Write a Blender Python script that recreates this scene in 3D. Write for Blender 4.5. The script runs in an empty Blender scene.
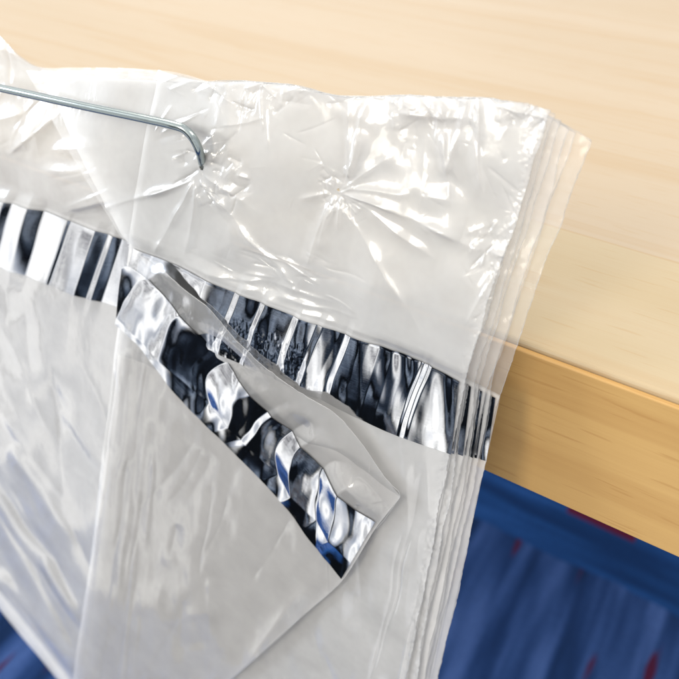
import bpy, math, random
import numpy as np

# ------------------------------------------------------------------ camera
SC = bpy.context.scene
F, CX = 715.0, 339.5
_vp = np.array([-1210 - CX, 291 + CX, F]); _vp /= np.linalg.norm(_vp)
_X = -_vp
_p = math.atan(630.5 / F)
_Z = np.array([0, math.cos(_p), -math.sin(_p)])
_fl = np.array([1, 1, -1.0])
_Y = np.cross(_Z * _fl, _X * _fl) * _fl
ROT = np.array([_X, _Y, _Z])                 # camera (right, up, forward) -> world
TOP = 0.75                                   # height of the table top
def _ray(px, py):
    v = np.stack([np.asarray(px, float) - CX, CX - np.asarray(py, float), np.full(np.shape(px), F)], -1)
    return v @ ROT.T
KSC = 0.00031843                             # metres per pixel unit: a table front 65 mm thick
CAM = np.array([0, 0, TOP]) - KSC * _ray(515, 340)

cd = bpy.data.cameras.new('camera'); cam = bpy.data.objects.new('camera', cd)
SC.collection.objects.link(cam); SC.camera = cam
import mathutils
_m = mathutils.Matrix.Identity(4)
for r in range(3):
    _m[r][0], _m[r][1], _m[r][2], _m[r][3] = ROT[r, 0], ROT[r, 1], -ROT[r, 2], CAM[r]
cam.matrix_world = _m
cd.sensor_width = 36; cd.lens = 36 * F / 679
cd.clip_start = 0.005; cd.clip_end = 60
cd.dof.use_dof = True; cd.dof.focus_distance = 0.238; cd.dof.aperture_fstop = 12.0

SC.render.engine = 'CYCLES'
cy = SC.cycles
cy.max_bounces = 14; cy.diffuse_bounces = 9; cy.glossy_bounces = 4; cy.transmission_bounces = 4
cy.transparent_max_bounces = 48
cy.caustics_reflective = False; cy.caustics_refractive = False
cy.use_denoising = True
cy.sample_clamp_indirect = 6
vs = SC.view_settings
vs.view_transform = 'Standard'; vs.look = 'None'; vs.exposure = 0.42; vs.gamma = 1.0

# ------------------------------------------------------------------ node helper
class NT:
    def __init__(s, tree):
        s.t = tree; tree.nodes.clear()
    def n(s, typ, ins=None, **props):
        nd = s.t.nodes.new(typ)
        for k, v in props.items(): setattr(nd, k, v)
        for k, v in (ins or {}).items():
            sock = nd.inputs[k]
            if isinstance(v, bpy.types.NodeSocket): s.t.links.new(v, sock)
            else: sock.default_value = v
        return nd
    def math(s, op, a, b=0.0, c=0.0, clamp=False):
        return s.n('ShaderNodeMath', {0: a, 1: b, 2: c}, operation=op, use_clamp=clamp).outputs[0]
    def mix(s, f, a, b, blend='MIX'):
        nd = s.n('ShaderNodeMix', data_type='RGBA', blend_type=blend)
        for sock, v in ((nd.inputs['Factor'], f), (nd.inputs[6], a), (nd.inputs[7], b)):
            if isinstance(v, bpy.types.NodeSocket): s.t.links.new(v, sock)
            else: sock.default_value = v if not isinstance(v, tuple) or len(v) == 4 else (*v, 1)
        return nd.outputs[2]
    def ramp(s, f, stops):
        nd = s.n('ShaderNodeValToRGB', {'Fac': f}); cr = nd.color_ramp
        while len(cr.elements) < len(stops): cr.elements.new(0.5)
        for e, (p, c) in zip(cr.elements, stops):
            e.position = p; e.color = (*c, 1) if len(c) == 3 else c
        return nd.outputs[0]
    def noise(s, vec, scale, detail=2, rough=.5, dist=0.0, out=0):
        return s.n('ShaderNodeTexNoise', {'Vector': vec, 'Scale': scale, 'Detail': detail, 'Roughness': rough, 'Distortion': dist}).outputs[out]
    def mapping(s, vec, scale=(1, 1, 1), loc=(0, 0, 0)):
        return s.n('ShaderNodeMapping', {'Vector': vec, 'Scale': scale, 'Location': loc}).outputs[0]

# ------------------------------------------------------------------ room light (world) and lamps
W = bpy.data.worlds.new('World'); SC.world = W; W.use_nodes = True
t = NT(W.node_tree)
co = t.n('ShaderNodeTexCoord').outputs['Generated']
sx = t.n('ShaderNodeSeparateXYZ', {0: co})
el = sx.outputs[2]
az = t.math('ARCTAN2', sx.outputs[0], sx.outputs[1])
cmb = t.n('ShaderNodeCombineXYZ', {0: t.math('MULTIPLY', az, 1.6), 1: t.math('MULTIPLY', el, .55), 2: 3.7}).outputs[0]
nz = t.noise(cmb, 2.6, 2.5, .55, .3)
# unseen surroundings made up as dark and pale bands for the foil to reflect
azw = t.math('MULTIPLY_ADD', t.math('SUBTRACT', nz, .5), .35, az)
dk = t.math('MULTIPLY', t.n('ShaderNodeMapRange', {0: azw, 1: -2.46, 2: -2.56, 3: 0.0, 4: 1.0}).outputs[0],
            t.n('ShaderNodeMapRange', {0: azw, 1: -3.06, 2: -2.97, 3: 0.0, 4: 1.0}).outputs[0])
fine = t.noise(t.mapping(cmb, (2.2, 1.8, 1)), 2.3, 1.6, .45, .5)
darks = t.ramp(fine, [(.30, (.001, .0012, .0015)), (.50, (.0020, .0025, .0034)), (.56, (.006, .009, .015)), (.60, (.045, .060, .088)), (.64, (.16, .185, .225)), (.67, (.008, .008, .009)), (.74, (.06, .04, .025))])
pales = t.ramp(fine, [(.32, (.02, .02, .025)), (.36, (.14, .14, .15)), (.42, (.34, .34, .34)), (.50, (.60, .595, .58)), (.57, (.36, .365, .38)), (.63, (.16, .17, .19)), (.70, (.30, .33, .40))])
refl_bands = t.mix(dk, pales, darks)
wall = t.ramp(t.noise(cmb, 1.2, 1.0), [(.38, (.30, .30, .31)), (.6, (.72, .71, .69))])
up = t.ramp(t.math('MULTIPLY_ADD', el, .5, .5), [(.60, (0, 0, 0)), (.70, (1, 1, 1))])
col = t.mix(up, refl_bands, wall)
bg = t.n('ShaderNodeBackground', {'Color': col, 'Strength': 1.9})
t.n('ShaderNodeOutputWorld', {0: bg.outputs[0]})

def lamp(name, loc, target, sx_, sy_, power, col):
    l = bpy.data.lights.new(name, 'AREA'); l.shape = 'RECTANGLE'; l.size = sx_; l.size_y = sy_
    l.energy = power; l.color = col
    o = bpy.data.objects.new(name, l); SC.collection.objects.link(o)
    o.location = loc
    d = mathutils.Vector(target) - mathutils.Vector(loc)
    o.rotation_euler = d.to_track_quat('-Z', 'Y').to_euler()
    return o
lamp('ceiling_light', (-1.25, -3.0, 2.55), (-.4, -1.0, 0.6), 0.8, 1.3, 44, (1, .93, .80))
lamp('ceiling_light', (0.9, 0.6, 2.7), (0.9, 0.6, 0), 0.6, 1.2, 15, (1, .93, .80))
lamp('ceiling_light', (-1.6, 0.9, 2.7), (-1.6, .9, 0), 0.6, 1.2, 14, (1, .93, .80))
lamp('window_light', (-3.0, -1.5, 1.75), (0, 0, 0.8), 0.8, 1.2, 50, (.84, .92, 1))

# ------------------------------------------------------------------ tagging and mesh helpers
def link(o): SC.collection.objects.link(o); return o
def tag(o, label=None, cat=None, group=None, kind=None):
    for k, v in (('label', label), ('category', cat), ('group', group), ('kind', kind)):
        if v: o[k] = v
    return o
def empty(name, loc=(0, 0, 0)):
    o = bpy.data.objects.new(name, None); o.location = loc; o.empty_display_size = .01; return link(o)
def mesh_obj(name, verts, faces, mat, parent=None, smooth=True):
    me = bpy.data.meshes.new(name)
    verts = np.asarray(verts, np.float32)
    if parent is not None: verts = verts - np.array(parent.location, np.float32)
    if isinstance(faces, np.ndarray):
        nf, k = faces.shape
        me.vertices.add(len(verts)); me.vertices.foreach_set('co', verts.ravel())
        me.loops.add(nf * k); me.loops.foreach_set('vertex_index', faces.ravel().astype(np.int32))
        me.polygons.add(nf)
        me.polygons.foreach_set('loop_start', np.arange(0, nf * k, k, dtype=np.int32))
        me.polygons.foreach_set('loop_total', np.full(nf, k, np.int32))
        me.update(calc_edges=True)
    else:
        me.from_pydata([tuple(v) for v in verts], [], faces)
    if smooth: me.polygons.foreach_set('use_smooth', np.ones(len(me.polygons), bool))
    me.materials.append(mat); me.validate(); me.update()
    o = bpy.data.objects.new(name, me)
    if parent is not None: o.parent = parent
    return link(o)
def grid_faces(nr, nc, keep=None):
    i = np.arange(nr * nc).reshape(nr, nc)
    f = np.stack([i[:-1, :-1], i[1:, :-1], i[1:, 1:], i[:-1, 1:]], -1).reshape(-1, 4)
    return f if keep is None else f[keep.ravel()]

# ---- value noise (numpy)
def _hash(ix, iy, seed):
    h = (ix.astype(np.int64) * 374761393 + iy.astype(np.int64) * 668265263 + seed * 2147483647 + 974711) & 0x7fffffff
    h = ((h ^ (h >> 13)) * 1274126177) & 0x7fffffff
    h = ((h ^ (h >> 15)) * 2246822519) & 0x7fffffff
    return ((h >> 7) & 0xffff) / 65535.0 * 2 - 1
def vnoise(x, y, seed):
    ix, iy = np.floor(x), np.floor(y); fx, fy = x - ix, y - iy
    ux, uy = fx * fx * fx * (fx * (fx * 6 - 15) + 10), fy * fy * fy * (fy * (fy * 6 - 15) + 10)
    a, b = _hash(ix, iy, seed), _hash(ix + 1, iy, seed)
    c, d = _hash(ix, iy + 1, seed), _hash(ix + 1, iy + 1, seed)
    return (a * (1 - ux) + b * ux) * (1 - uy) + (c * (1 - ux) + d * ux) * uy
def lnoise(x, seed):
    """straight facets with tight bends between them"""
    x = x + .35 * vnoise(x * .9, x * 0, seed + 40)
    i = np.floor(x); f = x - i; f = np.clip((f - .06) / .88, 0, 1)
    return _hash(i, i * 0, seed) * (1 - f) + _hash(i + 1, i * 0, seed) * f
def sstep(x, a, b):
    t_ = np.clip((x - a) / (b - a), 0, 1); return t_ * t_ * (3 - 2 * t_)

# ------------------------------------------------------------------ sheet surfaces
# every film sheet is the surface Y = y0 + lean(Z): vertical below the foil strips, leaning back above
ZS = CAM[2] + (KSC * _ray(330, 320))[2] * 1.0 - 0.004
LEAN, LEAN_LOW = 0.20, 0.22
def lean(z):
    d = z - ZS
    return LEAN * 0.5 * (d + np.sqrt(d * d + 0.008 ** 2)) - LEAN * 0.004 + LEAN_LOW * d
def drop(px, py, y0):
    """where a point seen at (px, py) in the photograph lies on the sheet surface at y0"""
    r = _ray(px, py); k = np.full(np.shape(r)[:-1], .0003)
    for _ in range(14):
        z = CAM[2] + k * r[..., 2]
        g = CAM[1] + k * r[..., 1] - y0 - lean(z)
        sl = (lean(z + 1e-4) - lean(z - 1e-4)) / 2e-4
        k = k - g / (r[..., 1] - sl * r[..., 2])
    return CAM + k[..., None] * r
def curve(pts, s):
    p = np.array(pts, float)
    d = np.r_[0, np.cumsum(np.linalg.norm(np.diff(p, axis=0), axis=1))]; d /= d[-1]
    # monotone-ish smooth interpolation (Catmull-Rom)
    i = np.clip(np.searchsorted(d, s, 'right') - 1, 0, len(d) - 2)
    u = (s - d[i]) / (d[i + 1] - d[i])
    m = np.gradient(p, d, axis=0)
    h = (d[i + 1] - d[i])[:, None]; u = u[:, None]
    return (2*u**3 - 3*u**2 + 1) * p[i] + (u**3 - 2*u**2 + u) * h * m[i] * .8 + (-2*u**3 + 3*u**2) * p[i+1] + (u**3 - u**2) * h * m[i+1] * .8
def patch(top, bottom, nr, nc):
    s = np.linspace(0, 1, nc); a, b = curve(top, s), curve(bottom, s)
    tt = np.linspace(0, 1, nr)[:, None, None]
    g = a * (1 - tt) + b * tt
    return g[..., 0], g[..., 1]

def ridge(px, py, a, b, w0, w1, amp, sharp=True, side=0):
    """a crease from a to b, w pixels wide at the ends, amp millimetres high"""
    (ax, ay), (bx, by) = a, b
    dx, dy = bx - ax, by - ay; L2 = dx * dx + dy * dy; L = math.sqrt(L2)
    t_ = ((px - ax) * dx + (py - ay) * dy) / L2
    d = ((px - ax) * dy - (py - ay) * dx) / L
    w = w0 + (w1 - w0) * np.clip(t_, 0, 1)
    q = d / w
    if side: q = np.where(q * side > 0, q * 2.2, q)
    prof = np.exp(-np.sqrt(q * q + .04) + .2) if sharp else np.exp(-q * q)
    e = sstep(t_, -.05 - 3 / L, .12) * (1 - sstep(t_, .7, 1.08))
    return amp * 1e-3 * prof * e
def crumple(px, py, seed, n, box, length, width, amp, angle=None, spread=math.pi, centre=None):
    rnd = random.Random(seed); out = np.zeros_like(px)
    px, py = px + 3 * vnoise(px / 40, py / 40, seed + 91), py + 3 * vnoise(px / 40, py / 40, seed + 92)
    for _ in range(n):
        x, y = rnd.uniform(box[0], box[2]), rnd.uniform(box[1], box[3])
        L = rnd.uniform(*length)
        th = (angle if angle is not None else 0) + rnd.uniform(-spread, spread)
        if centre: th = math.atan2(y - centre[1], x - centre[0]) + rnd.uniform(-spread, spread)
        b = (x + L * math.cos(th), y + L * math.sin(th))
        w = rnd.uniform(*width)
        m = (abs(px - (x + b[0]) / 2) < L / 2 + 14 * w + 8) & (abs(py - (y + b[1]) / 2) < L / 2 + 14 * w + 8)
        if m.any():
            out[m] += ridge(px[m], py[m], (x, y), b, w * rnd.uniform(.5, 1), w * rnd.uniform(.8, 1.6), rnd.choice((-1, 1, 1)) * rnd.uniform(*amp), True, rnd.choice((-1, 0, 1)))
    return out

H1, H2 = (204, 168), (336, 190)
def header_disp(px, py, seed, k):
    """film of the header: crumples round the two holes, creases, wavy top edge (towards the viewer is negative Y)"""
    d = np.zeros_like(px); g = 1.5 if k == 0 else 1.1
    d += 1.5e-3 * vnoise(px / 100, py / 75, 17) + .40e-3 * vnoise(px / 38, py / 44, seed + 1)
    if k <= 2:
        wx, wy = px + 7 * vnoise(px / 55, py / 55, 811), py + 7 * vnoise(px / 55, py / 55, 812)
        mod = .65 + .55 * vnoise(px / 18, py / 18, 815)
        R = lambda a_, b_, w0, w1, am, **q: mod * ridge(wx, wy, a_, b_, w0 * .85, w1 * .9, am * .9, **q)
        d -= g * (R((346, 178), (372, 96), 4, 12, 1.1, side=1) + R((350, 176), (352, 98), 3, 8, .7)
            + R((345, 192), (470, 250), 4, 15, 1.5, side=-1) + R((350, 186), (455, 205), 3, 12, .7)
            + R((333, 196), (316, 245), 3, 6, .9) + R((340, 196), (336, 232), 2, 4, .5)
            + R((326, 190), (300, 196), 3, 5, .6) + R((344, 184), (392, 150), 3, 9, .7)
            + R((440, 98), (447, 205), 12, 6, 1.0, side=1) + R((467, 98), (440, 190), 6, 5, .8)
            + R((478, 100), (482, 205), 5, 9, .7, side=1) + R((541, 112), (533, 168), 4, 4, .9)
            + R((500, 112), (545, 122), 4, 3, .6) + R((472, 250), (512, 262), 7, 5, 1.0)
            + R((400, 110), (470, 118), 6, 5, .7) + R((505, 268), (470, 330), 4, 5, .6)
            + R((496, 235), (522, 215), 3, 3, .8) + R((300, 84), (380, 92), 4, 5, .5)
            + R((196, 182), (160, 252), 3, 5, 1.0) + R((190, 180), (70, 214), 4, 9, 1.2, side=1)
            + R((208, 180), (240, 250), 4, 12, .6) + R((214, 176), (268, 214), 3, 10, .6) + R((216, 160), (232, 92), 4, 9, 1.0)
            + R((185, 262), (330, 312), 8, 5, .9) + R((205, 262), (330, 300), 4, 3, .5) + R((205, 275), (470, 372), 2.5, 2.5, .35) + R((338, 200), (420, 330), 3, 7, .5) + R((330, 200), (285, 300), 2.5, 6, .5)
            + R((210, 185), (300, 300), 2.5, 6, .6) + R((200, 186), (190, 258), 2, 5, .6) + R((348, 196), (430, 262), 2, 5, .5))
        d += crumple(px, py, seed + 7, 30, (320, 172, 354, 208), (4, 17), (1.2, 3.6), (.08, .36), centre=H2, spread=1.6)
        d += crumple(px, py, seed + 8, 30, (182, 148, 240, 200), (6, 24), (1.6, 4), (.15, .5), centre=H1, spread=1.3)
        d += crumple(px, py, seed + 9, 30, (395, 95, 565, 125), (8, 34), (1.8, 5), (.15, .55))
        d += crumple(px, py, seed + 10, 30, (480, 225, 545, 345), (8, 34), (1.6, 4), (.12, .45), angle=2.0, spread=.9)
        d += crumple(px, py, seed + 11, 24, (190, 82, 400, 106), (8, 40), (1.8, 5), (.12, .4), angle=.1, spread=.9)
        if k == 0:
            d += crumple(px, py, seed + 14, 60, (170, 84, 540, 300), (5, 34), (.9, 2.4), (.02, .07))
            d += crumple(px, py, seed + 15, 34, (150, 72, 300, 150), (10, 44), (1.6, 5), (.08, .30), angle=-.9, spread=.8)
            d += crumple(px, py, seed + 16, 22, (395, 98, 545, 200), (10, 50), (1.6, 6), (.06, .26), angle=1.2, spread=.8)
        d += crumple(px, py, seed + 12, 30, (190, 250, 330, 312), (10, 46), (1.3, 3), (.06, .25), angle=.36, spread=.25)
    else:
        d += crumple(px, py, seed + 9, 26, (395, 95, 590, 190), (10, 50), (2, 6), (.15, .6))
        d += crumple(px, py, seed + 10, 34, (480, 160, 585, 360), (8, 40), (1.6, 5), (.12, .5), angle=2.0, spread=.9)
    return d
def body_disp(px, py, seed, k):
    d = 1.0e-3 * vnoise(px / 75, py / 120, seed) + .55e-3 * vnoise(px / 30, py / 60, 12) + .22e-3 * vnoise(px / 13, py / 30, 13)
    # long near-vertical folds down both sides
    if k <= 3:
        d += crumple(px, py, seed + 3, 22, (78, 340, 165, 640), (60, 220), (2.5, 6), (.2, .6), angle=1.69, spread=.04)
        d += crumple(px, py, seed + 4, 16, (400, 440, 470, 640), (60, 220), (2, 5), (.1, .4), angle=1.78, spread=.05)
    d += crumple(px, py, seed + 5, 14, (150, 420, 400, 680), (30, 110), (6, 15), (.18, .5), angle=1.6, spread=.4)
    return d
def edge_fray(px, py, s, seed):
    """fine crimp along the welded side edge (s = 0..1 across the sheet)"""
    m = sstep(s, .965, .99)
    return m * (.07e-3 * vnoise(px / 2.6, py / 2.6, seed) + .08e-3 * vnoise(px / 6, py / 3.2, seed + 1))

# ------------------------------------------------------------------ materials
def new_mat(name):
    m = bpy.data.materials.new(name); m.use_nodes = True
    return m, NT(m.node_tree)
def film_material(name, op, tint, gloss=1.0, rough=.07, soft=.42):
    m, t = new_mat(name)
    pos = t.n('ShaderNodeNewGeometry').outputs['Position']
    hazy = t.noise(pos, 60, 3, .6)
    fac = t.math('MULTIPLY', op, t.math('MULTIPLY_ADD', hazy, .6, .7), clamp=True)
    b = t.n('ShaderNodeBump', {'Height': t.noise(t.mapping(pos, (1, 1, .35)), 420, 2, .5), 'Strength': .12, 'Distance': .0004}).outputs[0]
    dif = t.n('ShaderNodeBsdfDiffuse', {'Color': (*tint, 1)})
    trl = t.n('ShaderNodeBsdfTranslucent', {'Color': (*tint, 1)})
    white = t.n('ShaderNodeMixShader', {0: .22, 1: dif.outputs[0], 2: trl.outputs[0]})
    clear = t.n('ShaderNodeBsdfTransparent', {'Color': (.995, .996, .997, 1)})
    base = t.n('ShaderNodeMixShader', {0: fac, 1: clear.outputs[0], 2: white.outputs[0]})
    gl = t.n('ShaderNodeBsdfGlossy', {'Color': (1, 1, 1, 1), 'Roughness': rough, 'Normal': b})
    gl2 = t.n('ShaderNodeBsdfGlossy', {'Color': (1, 1, 1, 1), 'Roughness': .30, 'Normal': b})
    gl = t.n('ShaderNodeMixShader', {0: soft, 1: gl.outputs[0], 2: gl2.outputs[0]})
    fr = t.n('ShaderNodeFresnel', {'IOR': 1.5, 'Normal': b}).outputs[0]
    out = t.n('ShaderNodeMixShader', {0: t.math('MULTIPLY', fr, gloss, clamp=True), 1: base.outputs[0], 2: gl.outputs[0]})
    t.n('ShaderNodeOutputMaterial', {0: out.outputs[0]})
    return m
FILM = film_material('clear_film', .36, (.94, .943, .945), 1.5, .075)
FILM_HEAD_BACK = film_material('clear_film_header_stacked', .23, (.945, .948, .95), .4, .1)
FILM_BODY = film_material('clear_film_body', .42, (.98, .978, .98), 2.2, .07, .2)
FILM_LOOSE = film_material('loose_clear_film', .21, (.985, .98, .98), 1.4, .06, .2)
FILM_EDGE = film_material('film_edge', .35, (.97, .97, .97), 1.5, .12)
FILM_LOOSE_BACK = film_material('loose_film_back', .50, (.97, .955, .95), .25, .1)
FILM_BACK = film_material('clear_film_stacked', .46, (.95, .945, .94), .4, .12)

def foil_material():
    m, t = new_mat('silver_foil')
    uv = t.n('ShaderNodeUVMap').outputs[0]
    scr = t.noise(t.mapping(uv, (9, 900, 1)), 1.0, 4, .7)
    spk = t.noise(t.mapping(uv, (160, 90, 1)), 1.0, 3, .6)
    lines = t.ramp(t.noise(t.mapping(uv, (5, 420, 1)), 1.0, 1), [(.60, (0, 0, 0)), (.66, (1, 1, 1))])
    h = t.math('MULTIPLY_ADD', spk, .2, t.math('MULTIPLY_ADD', lines, .8, scr))
    b = t.n('ShaderNodeBump', {'Height': h, 'Strength': .03, 'Distance': .0003}).outputs[0]
    rg = t.math('MULTIPLY_ADD', t.noise(t.mapping(uv, (30, 30, 1)), 1.0, 3), .05, .02)
    gl = t.n('ShaderNodeBsdfGlossy', {'Color': (.88, .89, .91, 1), 'Roughness': rg, 'Normal': b})
    t.n('ShaderNodeOutputMaterial', {0: gl.outputs[0]})
    return m
FOIL = foil_material()

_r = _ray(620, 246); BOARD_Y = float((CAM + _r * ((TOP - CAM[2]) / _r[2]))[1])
def wood_material(name, base, dark, gloss, boards=False):
    m, t = new_mat(name)
    pos = t.n('ShaderNodeNewGeometry').outputs['Position']
    wv = t.noise(t.mapping(pos, (1.5, 9, 9)), 1.0, 2, .5, .4)
    grain = t.noise(t.mapping(pos, (5, 130, 130)), 1.0, 3, .6, .6)
    fine = t.noise(t.mapping(pos, (40, 1500, 1500)), 1.0, 2, .5)
    tick = t.noise(t.mapping(pos, (45, 800, 800)), 1.0, 1, .4)
    c = t.mix(t.ramp(wv, [(.35, (0, 0, 0)), (.7, (1, 1, 1))]), base, tuple(x * .86 for x in base[:1]) + tuple(x * y for x, y in zip(base[1:], (.80, .66))))
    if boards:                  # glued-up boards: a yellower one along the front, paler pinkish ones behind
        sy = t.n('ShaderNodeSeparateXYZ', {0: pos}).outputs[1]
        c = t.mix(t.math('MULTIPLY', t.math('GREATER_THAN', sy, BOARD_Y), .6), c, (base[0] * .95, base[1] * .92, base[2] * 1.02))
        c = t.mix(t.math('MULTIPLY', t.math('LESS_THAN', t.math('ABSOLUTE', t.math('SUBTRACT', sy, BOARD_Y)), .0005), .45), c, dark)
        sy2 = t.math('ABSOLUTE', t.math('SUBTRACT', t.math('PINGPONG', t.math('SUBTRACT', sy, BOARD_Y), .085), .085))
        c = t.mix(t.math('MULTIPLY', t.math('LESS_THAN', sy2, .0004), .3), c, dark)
    c = t.mix(t.math('MULTIPLY', t.ramp(grain, [(.50, (0, 0, 0)), (.70, (1, 1, 1))]), .17), c, dark)
    mid = t.noise(t.mapping(pos, (2.2, 42, 42)), 1.0, 2, .5, .8)
    c = t.mix(t.math('MULTIPLY', t.ramp(mid, [(.54, (0, 0, 0)), (.60, (1, 1, 1)), (.66, (.2, .2, .2))]), .30), c, dark)
    c = t.mix(t.math('MULTIPLY', t.ramp(fine, [(.40, (0, 0, 0)), (.75, (1, 1, 1))]), .13), c, dark)
    c = t.mix(t.math('MULTIPLY', t.ramp(tick, [(.66, (0, 0, 0)), (.72, (1, 1, 1))]), .38), c, dark)
    b = t.n('ShaderNodeBump', {'Height': fine, 'Strength': .12, 'Distance': .0003}).outputs[0]
    p = t.n('ShaderNodeBsdfPrincipled', {'Base Color': c, 'Roughness': gloss, 'Normal': b})
    t.n('ShaderNodeOutputMaterial', {0: p.outputs[0]})
    return m
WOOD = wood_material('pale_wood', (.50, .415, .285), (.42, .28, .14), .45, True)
WOOD_EDGE = wood_material('wood_edge', (.57, .355, .13), (.38, .19, .05), .45)

def carpet_material():
    m, t = new_mat('blue_carpet')
    pos = t.n('ShaderNodeNewGeometry').outputs['Position']
    s = t.n('ShaderNodeSeparateXYZ', {0: pos})
    wob = t.noise(pos, 14, 2)
    x = t.math('MULTIPLY_ADD', wob, .004, s.outputs[0])
    vec = t.n('ShaderNodeCombineXYZ', {0: t.math('MULTIPLY', x, 22), 1: t.math('MULTIPLY', s.outputs[1], 2.6), 2: 0}).outputs[0]
    st = t.noise(vec, 1.0, 2.5, .55)
    streak = t.ramp(st, [(.36, (.008, .030, .10)), (.45, (.02, .060, .20)), (.53, (.046, .108, .32)), (.64, (.10, .19, .50))])
    rn = t.noise(t.mapping(vec, (1.9, 2.6, 1), (7.3, 2.1, 0)), 1.0, 1.5)
    streak = t.mix(t.ramp(rn, [(.66, (0, 0, 0)), (.72, (1, 1, 1))]), streak, (.11, .010, .035))
    vb = t.n('ShaderNodeCombineXYZ', {0: t.math('MULTIPLY', s.outputs[0], 3.0), 1: t.math('MULTIPLY', s.outputs[1], 26), 2: 4}).outputs[0]
    bn = t.noise(vb, 1.0, 2, .5)
    band = t.ramp(bn, [(.38, (.008, .046, .17)), (.52, (.016, .085, .30)), (.66, (.035, .14, .46))])
    # tiles laid so that streaks alternate with a calm border band running along the table
    yy_ = t.math('MULTIPLY_ADD', wob, .02, s.outputs[1])
    f = t.math('GREATER_THAN', t.math('ABSOLUTE', t.math('SUBTRACT', t.math('PINGPONG', yy_, 1.2), .62)), .15)
    c = t.mix(f, band, streak)
    c = t.mix(t.math('MULTIPLY', t.math('LESS_THAN', t.math('ABSOLUTE', t.math('SUBTRACT', s.outputs[1], CARPET_RED)), .007), t.math('GREATER_THAN', t.math('PINGPONG', t.math('ADD', s.outputs[0], .35), .4), .35)), c, (.17, .008, .03))
    pile = t.noise(pos, 420, 2, .6)
    c = t.mix(t.math('MULTIPLY', t.noise(pos, 110, 3, .7), .4), c, (.006, .014, .045))
    c = t.mix(t.math('MULTIPLY', pile, .6), c, (.004, .01, .03))
    b = t.n('ShaderNodeBump', {'Height': pile, 'Strength': .6, 'Distance': .004}).outputs[0]
    p = t.n('ShaderNodeBsdfPrincipled', {'Base Color': c, 'Roughness': .95, 'Normal': b, 'Specular IOR Level': .1})
    t.n('ShaderNodeOutputMaterial', {0: p.outputs[0]})
    return m
def floor_at(px, py):
    r = _ray(px, py); return CAM + r * (-CAM[2] / r[2])
CARPET_RED = floor_at(640, 541)[1]
CARPET = carpet_material()

def chrome_material():
    m, t = new_mat('steel_wire')
    pos = t.n('ShaderNodeNewGeometry').outputs['Position']
    rg = t.math('MULTIPLY_ADD', t.noise(pos, 300, 2), .12, .12)
    p = t.n('ShaderNodeBsdfPrincipled', {'Base Color': (.36, .41, .41, 1), 'Metallic': 1, 'Roughness': rg})
    t.n('ShaderNodeOutputMaterial', {0: p.outputs[0]})
    return m
CHROME = chrome_material()

# ------------------------------------------------------------------ floor and table
def floor():
    n = 40
    xs = np.linspace(-3, 3, n); ys = np.linspace(-.56, 3.5, n)
    X, Y = np.meshgrid(xs, ys)
    v = np.stack([X, Y, np.zeros_like(X)], -1).reshape(-1, 3)
    f = grid_faces(n, n)[:, ::-1]
    o = mesh_obj('carpet_floor', v, f.copy(), CARPET); tag(o, kind='structure'); return o
floor()

def rounded_box(name, x0, x1, y0, y1, z0, z1, r, mat, parent):
    import bmesh
    bm = bmesh.new(); bmesh.ops.create_cube(bm, size=1)
    for v in bm.verts:
        v.co = ((x0 + x1) / 2 + v.co.x * (x1 - x0), (y0 + y1) / 2 + v.co.y * (y1 - y0), (z0 + z1) / 2 + v.co.z * (z1 - z0))
    bmesh.ops.bevel(bm, geom=bm.edges[:] , offset=r, segments=4, profile=.5, affect='EDGES')
    me = bpy.data.meshes.new(name)
    if parent is not None:
        for v in bm.verts: v.co -= mathutils.Vector(parent.location)
    bm.to_mesh(me); bm.free(); me.materials.append(mat)
    o = bpy.data.objects.new(name, me); o.parent = parent; return link(o)
TH = .065
table = tag(empty('wooden_table', (0, .4, 0)), 'pale wooden table with a thick square front edge standing on blue carpet', 'table')
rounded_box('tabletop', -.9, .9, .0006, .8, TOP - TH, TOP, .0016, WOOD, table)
rounded_box('edge_band', -.9, .9, -.0016, .0005, TOP - TH + .0004, TOP - .0019, .0006, WOOD_EDGE, table)

def tube(name, pts, r, mat, seg=16, parent=None):
    p = np.array(pts); n = len(p); rr = np.broadcast_to(r, n)
    tg = np.gradient(p, axis=0); tg /= np.linalg.norm(tg, axis=1)[:, None]
    up_ = np.array([.1, .9, .3]); V = []
    for i in range(n):
        a = np.cross(tg[i], up_); a /= np.linalg.norm(a); b = np.cross(tg[i], a)
        for j in range(seg):
            th = 2 * math.pi * j / seg
            V.append(p[i] + rr[i] * (math.cos(th) * a + math.sin(th) * b))
    faces = [(i * seg + j, i * seg + (j + 1) % seg, (i + 1) * seg + (j + 1) % seg, (i + 1) * seg + j) for i in range(n - 1) for j in range(seg)]
    faces += [tuple(range(seg))[::-1], tuple(range((n - 1) * seg, n * seg))]
    return mesh_obj(name, V, faces, mat, parent)
# ------------------------------------------------------------------ bags
def uv_grid(o, nr, nc, su, sv):
    me = o.data; uv = me.uv_layers.new(name='UVMap')
    idx = np.empty(len(me.loops), np.int32); me.loops.foreach_get('vertex_index', idx)
    c = np.stack([(idx % nc) / (nc - 1) * su, (idx // nc) / (nr - 1) * sv], -1).astype(np.float32)
    uv.data.foreach_set('uv', c.ravel())

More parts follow.
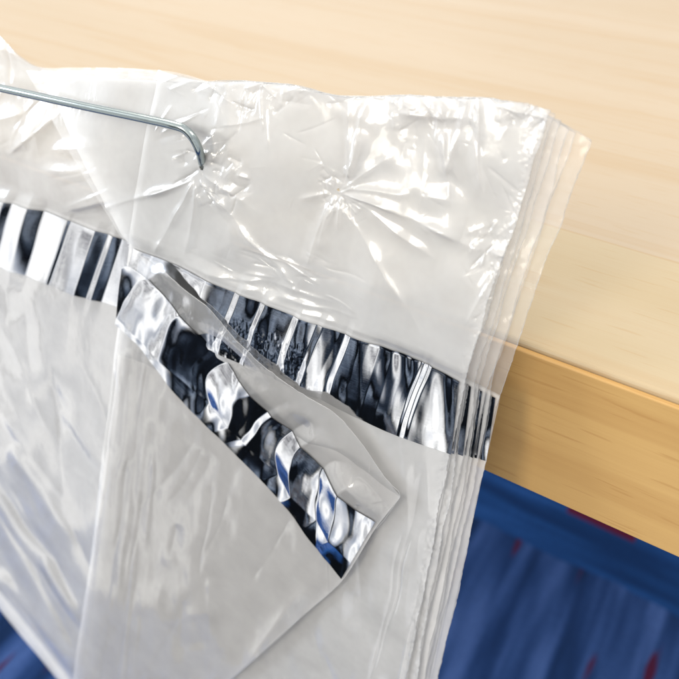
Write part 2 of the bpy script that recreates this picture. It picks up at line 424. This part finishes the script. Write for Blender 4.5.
def sheet(name, top, bottom, y0, disp, nr, nc, mat, parent, holes=(), fray=None, dy=0.0):
    px, py = patch(top, bottom, nr, nc)
    if fray is not None:
        e = np.linspace(0, 1, nc)[None, :] ** 14
        px = px + e * (2.6 * vnoise(py / 70, py * 0, fray + 61) + 1.0 * vnoise(py / 23, py * 0, fray + 62) +   .45 * vnoise(py / 2.2, py * 0, fray + 63))
    P = drop(px, py, y0)
    d = disp(px, py)
    if fray is not None:
        d = d + edge_fray(px, py, np.broadcast_to(np.linspace(0, 1, nc), px.shape), fray)
    P[..., 1] += d + dy
    keep = None
    if holes:
        cxp, cyp = (px[:-1, :-1] + px[1:, 1:]) / 2, (py[:-1, :-1] + py[1:, 1:]) / 2
        keep = np.ones(cxp.shape, bool)
        for (hx, hy, r) in holes:
            a = np.arctan2(cyp - hy, cxp - hx)
            keep &= np.hypot(cxp - hx, (cyp - hy) / 1.1) > r * (1 + .15 * np.sin(3 * a + hx) + .1 * np.sin(7 * a))
    return mesh_obj(name, P.reshape(-1, 3), grid_faces(nr, nc, keep), mat, parent)

def foil(upper, lower, y0, disp, fine, nr, nc, parent, off=.0004):
    px, py = patch(upper, lower, nr, nc)
    P = drop(px, py, y0)
    P[..., 1] += disp(px, py) - off
    if fine is not None: P[..., 1] += fine(px, py)
    o = mesh_obj('foil_strip', P.reshape(-1, 3), grid_faces(nr, nc), FOIL, parent)
    uv_grid(o, nr, nc, 1.0, .25)
    return o

def strip_folds(upper, width, seed, amp, profile, ridges=(), waves=(4, 8, 21)):
    """folds running across a foil strip, fading out in the film above and below it (negative = towards the viewer)"""
    u = np.array(upper, float); x0, x1 = u[0, 0], u[-1, 0]
    def f(px, py):
        v = (py - np.interp(px, u[:, 0], u[:, 1])) / width
        s = (px + .30 * width * v - x0) / (x1 - x0) * (x1 - x0) / 320.0
        win = sstep(v, -.30, .02) * (1 - sstep(v, .98, 1.5))
        sl = s + .008 * vnoise(s * 9, v * 1.2, seed + 5)
        sl = sl + .010 * vnoise(v * 1.0, s * 7, seed + 8)
        d = np.interp(sl, *profile) + .17e-3 * vnoise(sl * 5, v * .9, seed) + .06e-3 * lnoise(sl * waves[1] * 1.6, seed + 1)
        d += .03e-3 * lnoise(sl * 50 + .5 * vnoise(s * 20, v * 3, seed + 9), seed + 6)
        d *= amp
        for rr in ridges: d -= ridge(px, py, *rr)
        return d * win
    return f

def seal(P, name, root, seed):
    """the thickened, slightly melted rim of a film edge"""
    i = np.arange(len(P)) * 1.0
    w = .00006 * np.stack([vnoise(i / 3, i * 0, seed + 71), vnoise(i / 3, i * 0, seed + 72), vnoise(i / 3, i * 0, seed + 73)], -1)
    tube(name, P + w, .00011 * (1 + .5 * vnoise(i / 5, i * 0, seed + 74)), FILM_EDGE, 6, root)
def rim(o, nr, nc, name, root, seed, top=False):
    v = np.empty(len(o.data.vertices) * 3, np.float32); o.data.vertices.foreach_get('co', v)
    v = v.reshape(nr, nc, 3).astype(float) + np.array(root.location)
    P = v[0, :, :] if top else v[:, -1, :]
    if name: seal(P[nc // 4:] if top else P, name, root, seed + 5)
    return P
def make_bag(name, label, group, y0, top, perf, bottom, f_up, f_lo, seed, k, hi, folds, fine, foil_res, holes):
    root = empty(name, tuple(drop(np.array(perf[0][0]), np.array(perf[0][1]), y0)))
    tag(root, label, 'plastic bag', group)
    hd = lambda px, py: header_disp(px, py, seed, k)
    bd = lambda px, py: body_disp(px, py, 11, k)
    def both(px, py):               # header and body meet at the perforation
        pc = np.interp(px, [p[0] for p in perf], [p[1] for p in perf])
        w = sstep(py - pc, -14, 6)
        return hd(px, py) * (1 - w) + bd(px, py) * w + folds(px, py)
    nr, nc = (300, 680) if hi else (110, 260)
    h_ = sheet('header', top, perf, y0, both, nr, nc, FILM if hi else FILM_HEAD_BACK, root, holes, fray=seed)
    rim(h_, nr, nc, 'top_edge', root, seed, True); e1 = rim(h_, nr, nc, None, root, seed)
    nr, nc = (400, 420) if hi else (150, 200)
    b_ = sheet('front_panel', perf, bottom, y0, both, nr, nc, FILM_BODY if hi else FILM_BACK, root, fray=seed)
    e2 = rim(b_, nr, nc, None, root, seed)
    seal(np.concatenate([e1, e2[1:]]), 'side_seal', root, seed)
    sheet('back_panel', perf, bottom, y0, both, 110, 130, FILM_BACK, root, dy=.0006)
    foil(f_up, f_lo, y0, both, fine, *foil_res, root)
    return root

def slope_profile(bands, length):
    """height along a strip built from facets (start, end, slope); length of the whole strip in metres"""
    x = np.linspace(-.3, 1.4, 3400); g = np.zeros_like(x)
    for a, b, m in bands: g[(x >= a) & (x < b)] = m
    kern = np.hanning(15); kern /= kern.sum()
    g = np.convolve(g, kern, 'same')
    h = np.cumsum(g) * (x[1] - x[0]) * length
    return x, h - np.interp(.5, x, h)
def straighten(p, a, b):
    """take out the overall lean of a profile between a and b, keeping its facets"""
    x, h = p; ha, hb = np.interp([a, b], x, h)
    return x, (h - ha - (hb - ha) * (x - a) / (b - a)) * ((x > a) & (x < b))
P_TORN = straighten(slope_profile([(0, .05, .12), (.05, .20, -.08), (.20, .40, .09), (.40, .49, -.22), (.49, .54, .10), (.54, .56, -.15), (.56, .64, .10), (.64, .70, -.28),
                        (.70, .80, .08), (.80, .88, -.25), (.88, 1.0, .12)], .165), 0, 1.0)
P_FRONT = straighten(slope_profile([(0, .24, -.07), (.24, .33, .05), (.33, .347, -.16), (.347, .41, .05), (.41, .422, -.16), (.422, .51, .04), (.51, .527, -.18), (.527, .58, .05),
                         (.58, .597, -.2), (.597, .66, .05), (.66, .68, -.14), (.68, .78, .03), (.78, .82, -.045), (.82, .90, .03), (.90, .91, -.22), (.91, .925, .14),
                         (.925, .937, -.22), (.937, 1.06, .03)], .145), 0, 1.06)
P_SIDE = straighten(slope_profile([(-.1, .21, -.02), (.21, .235, .32), (.235, .29, -.11), (.29, .335, .32), (.335, .40, -.09), (.40, .41, .28), (.41, .49, -.06), (.49, .53, .17), (.53, .545, -.15),
                        (.545, .575, .18), (.575, .75, -.02)], .15), 0, .7)
def frosted(px, py):
    """patch of dried crinkled adhesive on the lower half of the strip"""
    v = (py - np.interp(px, [180, 420], [264, 361])) / 62
    m = sstep(px, 205, 225) * (1 - sstep(px, 300, 318)) * sstep(v, .35 + .12 * vnoise(px / 9, px * 0, 5), .55)
    return m * (.05e-3 * vnoise(px / 3.0, py / 9, 71) + .018e-3 * vnoise(px / 2.0, py / 2.2, 72))
NB = 7
GB = 'clear bags stacked behind the torn bag'
trx = [(549, 110), (547, 111), (556, 114), (560, 121), (571, 129), (575, 133), (589, 141)]
prx = [463, 466, 475, 478, 486, 490, 500]
brx = [385, 397, 391, 403, 398, 406, 410]
for k in range(NB):
    y0 = -.0200 + .0012 * k
    jx = 2.2 * math.sin(k * 2.1)
    lx = (158, 40, 100, 24, 70, 128, 50)[k]
    top = [(lx, 71), (205, 82 + jx * .6), (250, 81), (300, 86 - jx * .5), (335, 94), (370, 97 + jx * .5), (410, 95), (440, 97), (490, 98 + jx * .4),
           (525 + k * 2, 103 + k * 1.3), trx[k]]
    pr = (prx[k], 380 + (prx[k] - 462) * .42)
    perf = [(128 + jx * .4, 246), (180, 262), (240, 288), (300, 313), (360, 335), (420, 358), pr]
    bottom = [(60 + k, 800), (220, 800), (brx[k], 800)]
    fe = (prx[k] - 4, pr[1] + 1)
    f_up = [(132, 249), (180, 264), (240, 290), (300, 316), (360, 338), (420, 361), fe]
    f_lo = [(118, 300), (180, 331), (240, 359), (300, 387), (343, 410), (400, 436), (fe[0] - 9, fe[1] + 75 - k * 2)]
    label = ('untorn clear bag with silver strip directly behind the torn hanging bag' if k == 0 else
             'rearmost clear bag of the stack, its corner sticking out furthest beside the table' if k == NB - 1 else
             'clear bag inside the stack, only its frayed edge showing')
    make_bag('clear_plastic_bag', label, GB, y0, top, perf, bottom, f_up, f_lo, 11 + 17 * k, k, k <= 1,
             strip_folds(f_up, 62, 31, 1.0 if k == 0 else .9, P_FRONT), frosted if k == 0 else None, (150, 700) if k == 0 else (40, 220), [(H1[0] + .5, H1[1] - 2, 2.2), (H2[0] + 2, H2[1], 1.5)])

# bags to the left, hanging behind
def left_header(px, py, seed):
    d = 1.4e-3 * vnoise(px / 80, py / 60, seed) + .4e-3 * vnoise(px / 30, py / 30, seed + 1)
    R = lambda *a, **q: ridge(px, py, *a, **q)
    d -= (R((188, 178), (60, 212), 5, 10, 1.5, side=1) + R((184, 172), (20, 170), 4, 11, .9) + R((12, 152), (80, 100), 4, 10, 1.4, side=-1)
          + R((70, 72), (30, 160), 6, 8, .8) + R((110, 72), (95, 135), 12, 6, 1.2) + R((120, 142), (48, 150), 5, 7, 1.0)
          + R((0, 45), (62, 70), 8, 5, 1.0) + R((0, 118), (26, 112), 6, 4, .9) + R((160, 74), (130, 120), 6, 6, 1.0) + R((186, 190), (140, 240), 3, 7, .9))
    d += crumple(px, py, seed + 2, 46, (-10, 50, 215, 150), (12, 60), (2, 6), (.15, .6), angle=-.8, spread=.9)
    d += crumple(px, py, seed + 3, 16, (100, 150, 215, 240), (14, 60), (2, 6), (.1, .4), centre=H1, spread=.3)
    return d
def left_body(px, py, seed):
    d = .9e-3 * vnoise(px / 60, py / 110, seed) + .4e-3 * vnoise(px / 28, py / 50, 14)
    for q in (((14, 448), (76, 545), 7, 12, 1.2), ((42, 560), (80, 624), 6, 8, 1.2), ((-10, 570), (84, 676), 8, 12, 1.7), ((-10, 480), (60, 640), 9, 14, 1.0), ((30, 330), (100, 470), 10, 16, .4)):
        d -= ridge(px, py, *q, False)
    d += crumple(px, py, seed + 3, 12, (-20, 400, 60, 640), (90, 200), (7, 14), (.35, .95), angle=1.05, spread=.12)
    d += crumple(px, py, seed + 4, 8, (-20, 300, 90, 420), (60, 150), (8, 16), (.2, .6), angle=1.3, spread=.25)
    return d
for k in range(3):
    y0 = -.0108 + .0013 * k
    top = [(-60, 10 + k), (-15, 22 + k), (5, 38 + 2 * k), (38, 66), (70, 70 - k), (130, 69), (170, 72 + k), (225, 86)]
    perf = [(-60, 182), (0, 197), (50, 210), (124, 239), (235, 284)]
    bottom = [(-60, 500 + 12 * k), (-20, 560 + 10 * k), (0, 590 + 10 * k), (40, 640 + 9 * k), (75, 690 + 6 * k), (160, 800)]
    seed = 301 + 13 * k
    root = empty('clear_plastic_bag', tuple(drop(np.array(0.), np.array(200.), y0)))
    tag(root, 'clear bag with pale silver strip hanging on the far side of the wire hook' if k == 0 else 'clear bag hidden within the stack below the wire hook',
        'plastic bag', 'clear bags hanging beside the torn bag')
    f_up = [(-60, 184), (0, 199.5), (50, 213), (124, 242), (170, 261)]
    folds = strip_folds(f_up, 64, 131, 1.0, P_SIDE)
    def both(px, py, perf=perf, seed=seed, folds=folds):
        pc = np.interp(px, [p[0] for p in perf], [p[1] for p in perf]); w = sstep(py - pc, -14, 8)
        return left_header(px, py, seed) * (1 - w) + left_body(px, py, 301) * w + folds(px, py)
    hi = k == 0
    sheet('header', top, perf, y0, both, *((200, 380) if hi else (90, 160)), FILM if hi else FILM_BACK, root)
    sheet('front_panel', perf, bottom, y0, both, *((260, 240) if hi else (110, 110)), FILM_BODY if hi else FILM_BACK, root)
    sheet('back_panel', perf, bottom, y0, both, 90, 90, FILM_BACK, root, dy=.0006)
    f_up = [(-60, 184), (0, 199.5), (50, 213), (124, 242), (170, 261)]
    f_lo = [(-60, 248), (0, 266), (50, 284), (88, 299), (113, 307), (160, 326)]
    foil(f_up, f_lo, y0, both, None, *((90, 420) if hi else (30, 120)), root)

# the torn bag hanging down in front
YT = -.0238
tear = [(140, 256), (160, 268), (183, 288), (205, 304), (232, 335), (265, 367), (300, 392), (335, 413), (365, 447), (384, 476), (400, 497)]
tb = [(58, 800), (150, 800), (180, 725), (240, 672), (343, 582), (385, 520), (400, 497)]
def torn_disp(px, py):
    d = .9e-3 * vnoise(px / 70, py / 90, 900) + .5e-3 * vnoise(px / 28, py / 44, 901) + .2e-3 * vnoise(px / 12, py / 24, 902)
    d += crumple(px, py, 905, 22, (80, 360, 160, 640), (60, 220), (2.5, 6), (.15, .45), angle=1.69, spread=.04)
    d += crumple(px, py, 906, 20, (160, 440, 330, 680), (30, 110), (6, 15), (.15, .5), angle=1.8, spread=.5)
    d += crumple(px, py, 907, 20, (340, 430, 402, 520), (4, 14), (1, 2.2), (.1, .3))
    d -= ridge(px, py, (300, 590), (235, 680), 9, 5, .9)
    lip = (-(px - 122) * .714 + (py - 262) * .70) + 10          # the lip above the strip lies flat
    return d * (.3 + .7 * sstep(lip, -12, 10))
T_UP = [(122, 262), (150, 284), (200, 339), (260, 405), (310, 455), (350, 500), (375, 522)]
def torn_folds(px, py):
    # coordinates along (a) and across (v) the drooping strip
    a = ((px - 122) * .70 + (py - 262) * .714) / 363
    c = (-(px - 122) * .714 + (py - 262) * .70) + 8 * np.sin(np.clip(a, 0, 1.2) * 2.6)
    v = c / 44
    win = sstep(v, -.38, .0) * (1 - sstep(v, 1.0, 1.6))
    sl = a + .05 * (v - .5) + .02 * vnoise(a * 7, v * 1.6, 955)
    sl = sl + .03 * vnoise(v * 1.3 + 4, a * 5, 961) - .07 * np.clip(v, 0, 1.1) ** 2
    d = np.interp(sl, *P_TORN) * (.95 + .2 * vnoise(v * 1.1, a * 7, 962)) + .15e-3 * vnoise(sl * 5, v * .9, 957) + .06e-3 * lnoise(sl * 14 + .3, 952)
    d += .03e-3 * lnoise(sl * 50 + .4 * vnoise(a * 20, v * 3, 958), 954)
    return d * win
def torn_bag():
    root = empty('torn_plastic_bag', tuple(drop(np.array(140.), np.array(256.), YT)))
    tag(root, 'clear bag torn along its top and drooping diagonally in front of the stack', 'plastic bag')
    left = [(140, 256), (126, 290), (112, 400), (72, 690), (58, 800)]
    # rows run from the torn top edge to the outer right and lower edge
    n_s, n_t = 460, 420
    s = np.linspace(0, 1, n_s)
    A = curve(tear, s); Bc = curve([(58, 800), (110, 780), (160, 745), (200, 708), (240, 672), (292, 626), (343, 580), (376, 528), (398, 500)], s)
    tt = np.linspace(0, 1, n_t)[:, None]
    g = A[None] * (1 - tt[..., None]) + Bc[None] * tt[..., None]
    lc = curve(left, tt[:, 0])
    g += ((lc - g[:, 0]) [:, None]) * (np.clip(1 - s * 2.2, 0, 1) ** 2)[None, :, None]
    px, py = g[..., 0], g[..., 1]
    tf = lambda a, b: torn_disp(a, b) + torn_folds(a, b)
    P = drop(px, py, YT); P[..., 1] += tf(px, py)
    mesh_obj('front_panel', P.reshape(-1, 3), grid_faces(n_t, n_s), FILM_LOOSE, root)
    qx, qy = px[::3, ::3][26:], py[::3, ::3][26:]          # the back panel is shorter than the lip
    P = drop(qx, qy, YT + .0007); P[..., 1] += tf(qx, qy)
    mesh_obj('back_panel', P.reshape(-1, 3), grid_faces(*qx.shape), FILM_LOOSE_BACK, root)
    up_ = T_UP
    lo_ = [(113, 326), (135, 345), (175, 395), (230, 450), (290, 511), (315, 545), (342, 578)]
    foil(up_, lo_, YT, tf, None, 130, 620, root)
    e = curve(tear + [(394, 506), (385, 519), (376, 529)], np.linspace(0, 1, 260))
    e = e + .6 * np.stack([vnoise(np.arange(260) / 4, np.arange(260) * 0., 41), vnoise(np.arange(260) / 4, np.arange(260) * 0., 42)], -1)
    P = drop(e[:, 0], e[:, 1], YT); P[:, 1] += tf(e[:, 0], e[:, 1]) - .0002
    tube('torn_edge', P, .00008, FILM_EDGE, 6, root)
torn_bag()

# ------------------------------------------------------------------ wire hook
wp = [(-90, 68), (0, 88), (90, 107.5), (150, 120), (172, 125), (184, 129), (193, 138), (199, 150), (203, 165), (206, 178)]
wy = [-.036, -.034, -.032, -.0305, -.030, -.0295, -.0285, -.026, -.0195, -.008]
ws = np.linspace(0, 1, 120); wc = curve(wp, ws)
d_ = np.r_[0, np.cumsum(np.linalg.norm(np.diff(np.array(wp, float), axis=0), axis=1))]; d_ /= d_[-1]
yy = np.interp(ws, d_, wy)
pts = []
for (a, b), y in zip(wc, yy):
    pts.append(drop(np.array(a), np.array(b), y))
hook = tube('wire_hook', pts, .0015, CHROME)
tag(hook, 'bent steel wire hook passing through the punched hole in the bags', 'hook')
